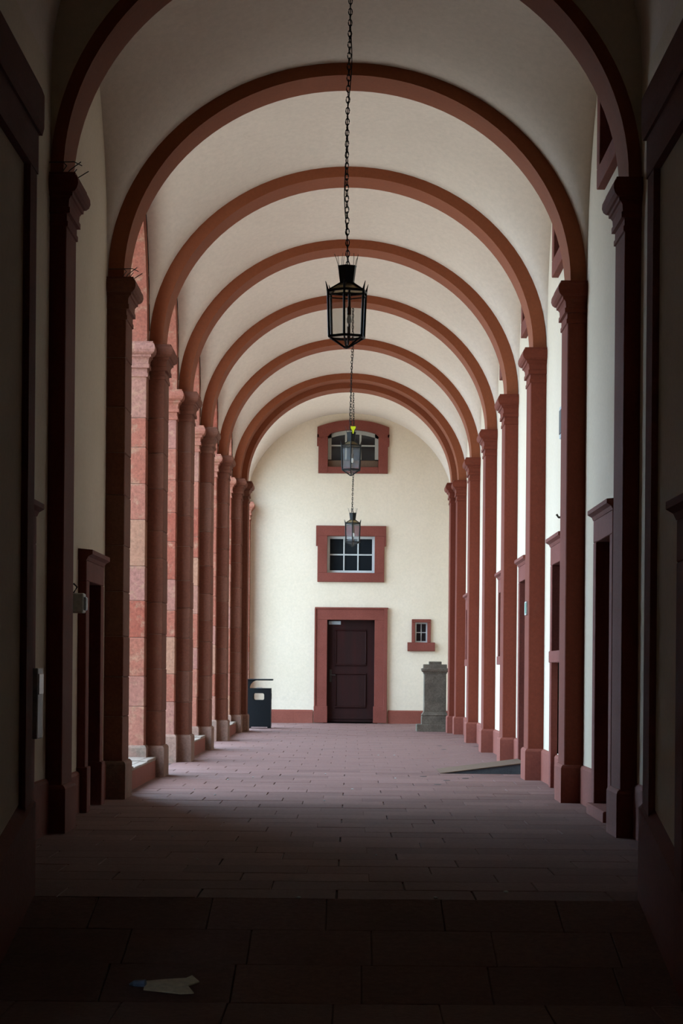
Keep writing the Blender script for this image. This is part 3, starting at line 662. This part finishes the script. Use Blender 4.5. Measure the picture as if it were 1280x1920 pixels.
def chain(t, z0, z1, seed):
    random.seed(seed); m = MB(); z = z0; i = 0; p = 0.046; ln = 0.031
    while z < z1:
        dx = 0.010*math.sin(z*2.3+seed); pts = []
        tw = 0.4*math.sin(z*3.1) + (math.pi/2 if i % 2 else 0)
        for q in range(10):
            a = 2*math.pi*q/10; r = 0.0155*math.cos(a)
            pts.append((dx+r*math.cos(tw), r*math.sin(tw), z+ln*math.sin(a)))
        m.tube(pts, 0.0048, 5, closed=True); z += p; i += 1
    m.build('chain', 'iron', t)
    n = max(12, int((z1-z0)*14)); pts = []
    for k in range(n+1):
        z = z0+(z1-z0)*k/n
        bow = 0.022*math.sin(z*2.9+seed)**3
        pts.append((0.010*math.sin(z*2.3+seed)+bow, 0.012*math.cos(z*5), z))
    MB().tube(pts, 0.0045, 5).build('cable', 'iron', t)
def dup(o, parent=None):
    c = o.copy(); COL.objects.link(c)
    if parent: c.parent = parent
    for ch in list(o.children): dup(ch, c)
    return c
L1 = make_lantern()
L2 = dup(L1); L3 = dup(L1)
for o, (x, y, z), lab, top, sd in ((L1, (0.005, 19.25, 3.895), 'nearest and largest black hexagonal lantern on a long chain', 7.14, 1), (L2, (0.035, 36.5, 4.29), 'middle hexagonal lantern with a fluorescent yellow tag on top', 7.14, 2), (L3, (0.07, 46.8, 3.72), 'smallest farthest hexagonal lantern in front of the middle end window', 7.0, 3)):
    o.location = (x, y, z); o['label'] = lab
    chain(o, 0.70, top-z+0.02, sd)
    MB().lathe([(0.05, top-z+0.03), (0.045, top-z-0.02), (0.012, top-z-0.04)], 12).build('ceiling_rose', 'iron', o)
m = MB(); tri = [(-0.012, 0.775), (0.068, 0.775), (0.068, 0.75), (0.042, 0.705), (0.036, 0.66), (0.020, 0.66), (0.014, 0.705), (-0.012, 0.75)]
m.prism(tri, -0.101, -0.096); m.build('warning_tag', 'yellow', L2, label='fluorescent yellow tag')
L1.rotation_euler.z = math.radians(-5.5)
random.seed(11)

# ------------------------------------------------------------------ litter bin
t = empty('litter_bin', (-1.765, 46.0, 0.034), 'dark blue-grey metal litter bin with a canopy and see-through slot', 'bin'); off = (0, 0, 0)
hw = 0.235; z0, z1 = 0.03, 0.80
# body shell with a slot through front and back
def shell():
    m = MB(); th = 0.012
    for yy in (-0.2, 0.2-th):
        a, b_ = -0.115, 0.10; c, d = 0.565, 0.70
        for (p, q, r, s_) in ((-hw, a, z0, z1), (b_, hw, z0, z1), (a, b_, z0, c), (a, b_, d, z1)): m.box(p, q, yy, yy+th, r, s_)
        for (sx, sz) in ((a, c), (b_, c), (a, d), (b_, d)):          # rounded slot corners
            ux = 1 if sx == a else -1; uz = 1 if sz == c else -1; r = 0.035
            arc = [(sx, sz)] + [(sx+ux*(r-r*math.sin(g)), sz+uz*(r-r*math.cos(g))) for g in [math.pi/2*i/5 for i in range(6)]]
            m.prism(arc, yy, yy+th)
    m.box(-hw, -hw+th, -0.2+th, 0.2-th, z0, z1); m.box(hw-th, hw, -0.2+th, 0.2-th, z0, z1); m.box(-hw+th, hw-th, -0.2+th, 0.2-th, z0, z0+th)
    return m
bd = shell().build('body', 'bin', t)
MB().box(-hw+0.014, hw-0.014, -0.186, 0.186, z1-0.03, z1-0.01).build('inner_lid', 'bin', bd)
MB().cbox(-0.05, 0.06, -0.205, -0.15, z1-0.005, z1+0.012, 0.004).build('ash_plate', 'steel', bd)
MB().cbox(hw-0.004, hw+0.006, -0.13, 0.13, 0.58, 0.70, 0.003).build('side_slot', 'iron', bd)
MB().cbox(-0.255, 0.27, -0.22, 0.22, 0.955, 0.985, 0.008).build('canopy', 'bin', t)
br = [(-0.235, 0.79), (-0.20, 0.79)] + [(-0.20+0.16*(1-math.cos(g)), 0.80+0.155*math.sin(g)) for g in [math.pi/2*i/8 for i in range(9)]] + [(-0.235, 0.957)]
for yy in (-0.19, 0.17): MB().prism(br, yy, yy+0.02).build('bracket', 'bin', t)
MB().box(-0.235, -0.225, -0.17, 0.17, 0.79, 0.957).build('back_plate', 'bin', t)
for sx in (-1, 1):
    for sy in (-1, 1): MB().cbox(sx*0.2-0.03, sx*0.2+0.03, sy*0.16-0.03, sy*0.16+0.03, -0.005, 0.035, 0.004).build('foot', 'iron', t)

# ------------------------------------------------------------------ stone pedestal
t = empty('stone_pedestal', (1.70, 44.98, 0.027), 'weathered grey stone pedestal with moulded cornice against the right corner', 'pedestal')
def sq(h, z, d=None): d = d or h; return [(-h, -d, z), (h, -d, z), (h, d, z), (-h, d, z)]
MB().cbox(-0.36, 0.28, -0.31, 0.30, -0.01, 0.14, 0.012).build('base_slab', 'granite', t)
MB().loft([sq(h, z) for h, z in ((0.258, 0.13), (0.258, 0.28), (0.25, 0.30), (0.262, 0.32), (0.225, 0.37), (0.218, 0.39))]).build('plinth', 'granite', t)
MB().cbox(-0.215, 0.215, -0.215, 0.215, 0.385, 1.13, 0.012).build('shaft', 'granite', t)
MB().loft([sq(h, z) for h, z in ((0.215, 1.12), (0.225, 1.13), (0.228, 1.15), (0.255, 1.17), (0.265, 1.20), (0.265, 1.225), (0.228, 1.235), (0.225, 1.30), (0.215, 1.31))]).build('cornice', 'granite', t)
MB().cbox(-0.12, 0.125, -0.12, 0.12, 1.305, 1.365, 0.008).build('top_block', 'granite', t)

# ------------------------------------------------------------------ wheelchair ramp in front of the second right doorway
t = empty('threshold_ramp', (1.65, 27.6, 0), 'low dark wedge ramp leading to the right doorway', 'ramp'); off = tuple(t.location)
MB().prism([(1.14, -0.005), (2.11, -0.005), (2.11, 0.128), (1.14, 0.004)], 27.02, 28.2).build('wedge', 'ramp', t, off=off)
m = MB(); m.loft([[(1.12, 27.0, 0.0), (1.12, 28.22, 0.0), (1.12, 28.22, 0.006), (1.12, 27.0, 0.006)], [(2.115, 27.0, 0.128), (2.115, 28.22, 0.128), (2.115, 28.22, 0.138), (2.115, 27.0, 0.138)]])
m.build('ramp_board', 'ramptop', t, off=off)

# ------------------------------------------------------------------ small fixtures
t = empty('exit_sign', (SH-0.012, 25.82, 1.9), 'small white and green exit sign on the third right pilaster', 'sign')
MB().cbox(-0.005, 0.012, -0.12, 0.12, -0.06, 0.09, 0.002).build('plate', 'offwhite', t)
MB().box(-0.008, -0.004, -0.10, 0.0, -0.045, 0.075).build('green_field', 'green', t)
t = empty('wall_lamp', (-HW+0.07, 18.72, 1.72), 'small pale wall fitting left of the small left door', 'fitting')
MB().cbox(-0.075, 0.03, -0.09, 0.09, -0.07, 0.09, 0.008).build('housing', 'offwhite', t)
MB().cbox(0.025, 0.05, -0.06, 0.06, -0.05, 0.06, 0.008).build('cover', 'metalbox', t)
MB().tube([(-0.06, -0.02, 0.09), (-0.03, -0.02, 0.14), (-0.06, -0.02, 0.17)], 0.008, 6).build('conduit', 'dark', t)
t = empty('letter_box', (-B0+0.07, 15.66, 0.72), 'grey steel letter box beside the dark near left door', 'box')
MB().cbox(-0.06, 0.035, -0.13, 0.13, 0, 0.48, 0.006).build('case', 'metalbox', t)
MB().cbox(0.03, 0.042, -0.11, 0.11, 0.30, 0.44, 0.003).build('flap', 'steel', t)
t = empty('alarm_box', (HW-0.03, 22.95, 3.70), 'thin pale box high on the right wall behind second pilaster', 'fitting')
MB().cbox(-0.04, 0.04, -0.15, 0.15, -0.16, 0.16, 0.006).build('case', 'metalbox', t)
MB().cbox(-0.048, -0.036, -0.11, 0.11, -0.12, 0.12, 0.004).build('cover', 'dark', t)
t = empty('wall_hook', (HW-0.03, 23.0, 2.75), 'tiny iron hook on the right wall above the filled doorway', 'hook')
MB().tube([(0.04, 0, 0), (-0.05, 0, 0.0), (-0.07, 0, 0.03)], 0.012, 6).build('hook_bar', 'dark', t)
MB().lathe([(0.03, -0.03), (0.03, 0.03)], 8, (0.035, 0)).build('hook_plate', 'dark', t)
# anti-pigeon wires on the nearer left capitals
for k, lab in ((0, 'bent anti-pigeon wires on the nearest left capital'), (1, 'bent anti-pigeon wires on the second left capital')):
    t = empty('pigeon_wire', (-SH, RY[k]+0.3, ZC), lab, 'wire', 'anti-pigeon wires')
    for i in range(5):
        yy = -0.32+0.16*i; w = (-0.05, 0.08, 0.03, 0.10, -0.02)[i]
        MB().tube([(-0.04, yy, -0.005), (0.0, yy+0.02, 0.06), (w, yy+0.05, 0.11+0.02*(i % 2))], 0.004, 5).build('wire_strand', 'dark', t)
    MB().tube([(-0.16, -0.36, 0.07), (0.06, -0.36, 0.075), (0.11, -0.30, 0.06)], 0.004, 5).build('wire_strand', 'dark', t)

# ------------------------------------------------------------------ litter on the floor
t = empty('torn_wrapper', (-0.80, 10.68, ZLOW+0.045), 'torn cream paper wrapper with a blue end lying in the dark foreground', 'litter')
pp = [(-0.075, -0.10), (0.10, -0.16), (0.16, -0.155), (0.125, -0.04), (0.175, 0.02), (0.135, 0.12), (0.11, 0.08), (0.02, 0.07), (-0.075, 0.03)]
m = MB(); m.loft([[(x, yy*0.9, 0.004+0.03*abs(x)+SLOPE*yy*0.9) for x, yy in pp], [(x, yy*0.9, 0.010+0.03*abs(x)+SLOPE*yy*0.9) for x, yy in pp]]); m.build('paper', 'paper', t)
m = MB(); m.tube([(-0.145, 0.0, 0.004), (-0.12, -0.03, 0.012), (-0.07, -0.04, 0.014)], [0.006, 0.016, 0.018], 8); m.build('blue_end', 'blue', t)
specks = MB()
for (px, py) in ((608, 1502), (741, 1459), (739, 1416), (709, 1416), (474, 1459), (403, 1493), (364, 1483), (690, 1366), (705, 1377), (427, 1464), (560, 1378), (323, 1571), (370, 1615), (560, 1685), (816, 1683), (705, 1604), (948, 1671), (975, 1690), (1108, 1694), (660, 1480), (610, 1452)):
    d = 5177.0/(py-1257.4); x = (px-658.8+0.0084*(py-1257.4))*d/4314+CAMX
    if d < 12.1: continue
    r = random.uniform(0.008, 0.016); specks.lathe([(r*0.6, 0.0), (r, 0.004), (r*0.5, 0.009)], 7, (x, d))
specks.build('pale_speck', 'offwhite', label='tiny pale specks of litter strewn over the paving', cat='litter', kind='stuff')
for i, (px, py) in enumerate(((825, 1397), (833, 1404), (893, 1398), (795, 1455), (839, 1462), (874, 1458), (822, 1470))):
    d = 5177.0/(py-1257.4); x = (px-658.8)*d/4314+CAMX
    m = MB(); m.lathe([(0.042, 0.0), (0.036, 0.004), (0.01, 0.006)], 9)
    o = m.build('dark_leaf', 'dark', label='flat dark leaf on the paving ' + ('left of the stone pedestal foot', 'nearest the pedestal, second of a pair', 'at the foot of the sixth right pilaster', 'left before the ramp', 'in front of the ramp tip', 'in front of the ramp middle', 'nearest the viewer before the ramp')[i], cat='leaf', group='dark leaves on the paving')
    o.location = (x, d, 0.001)
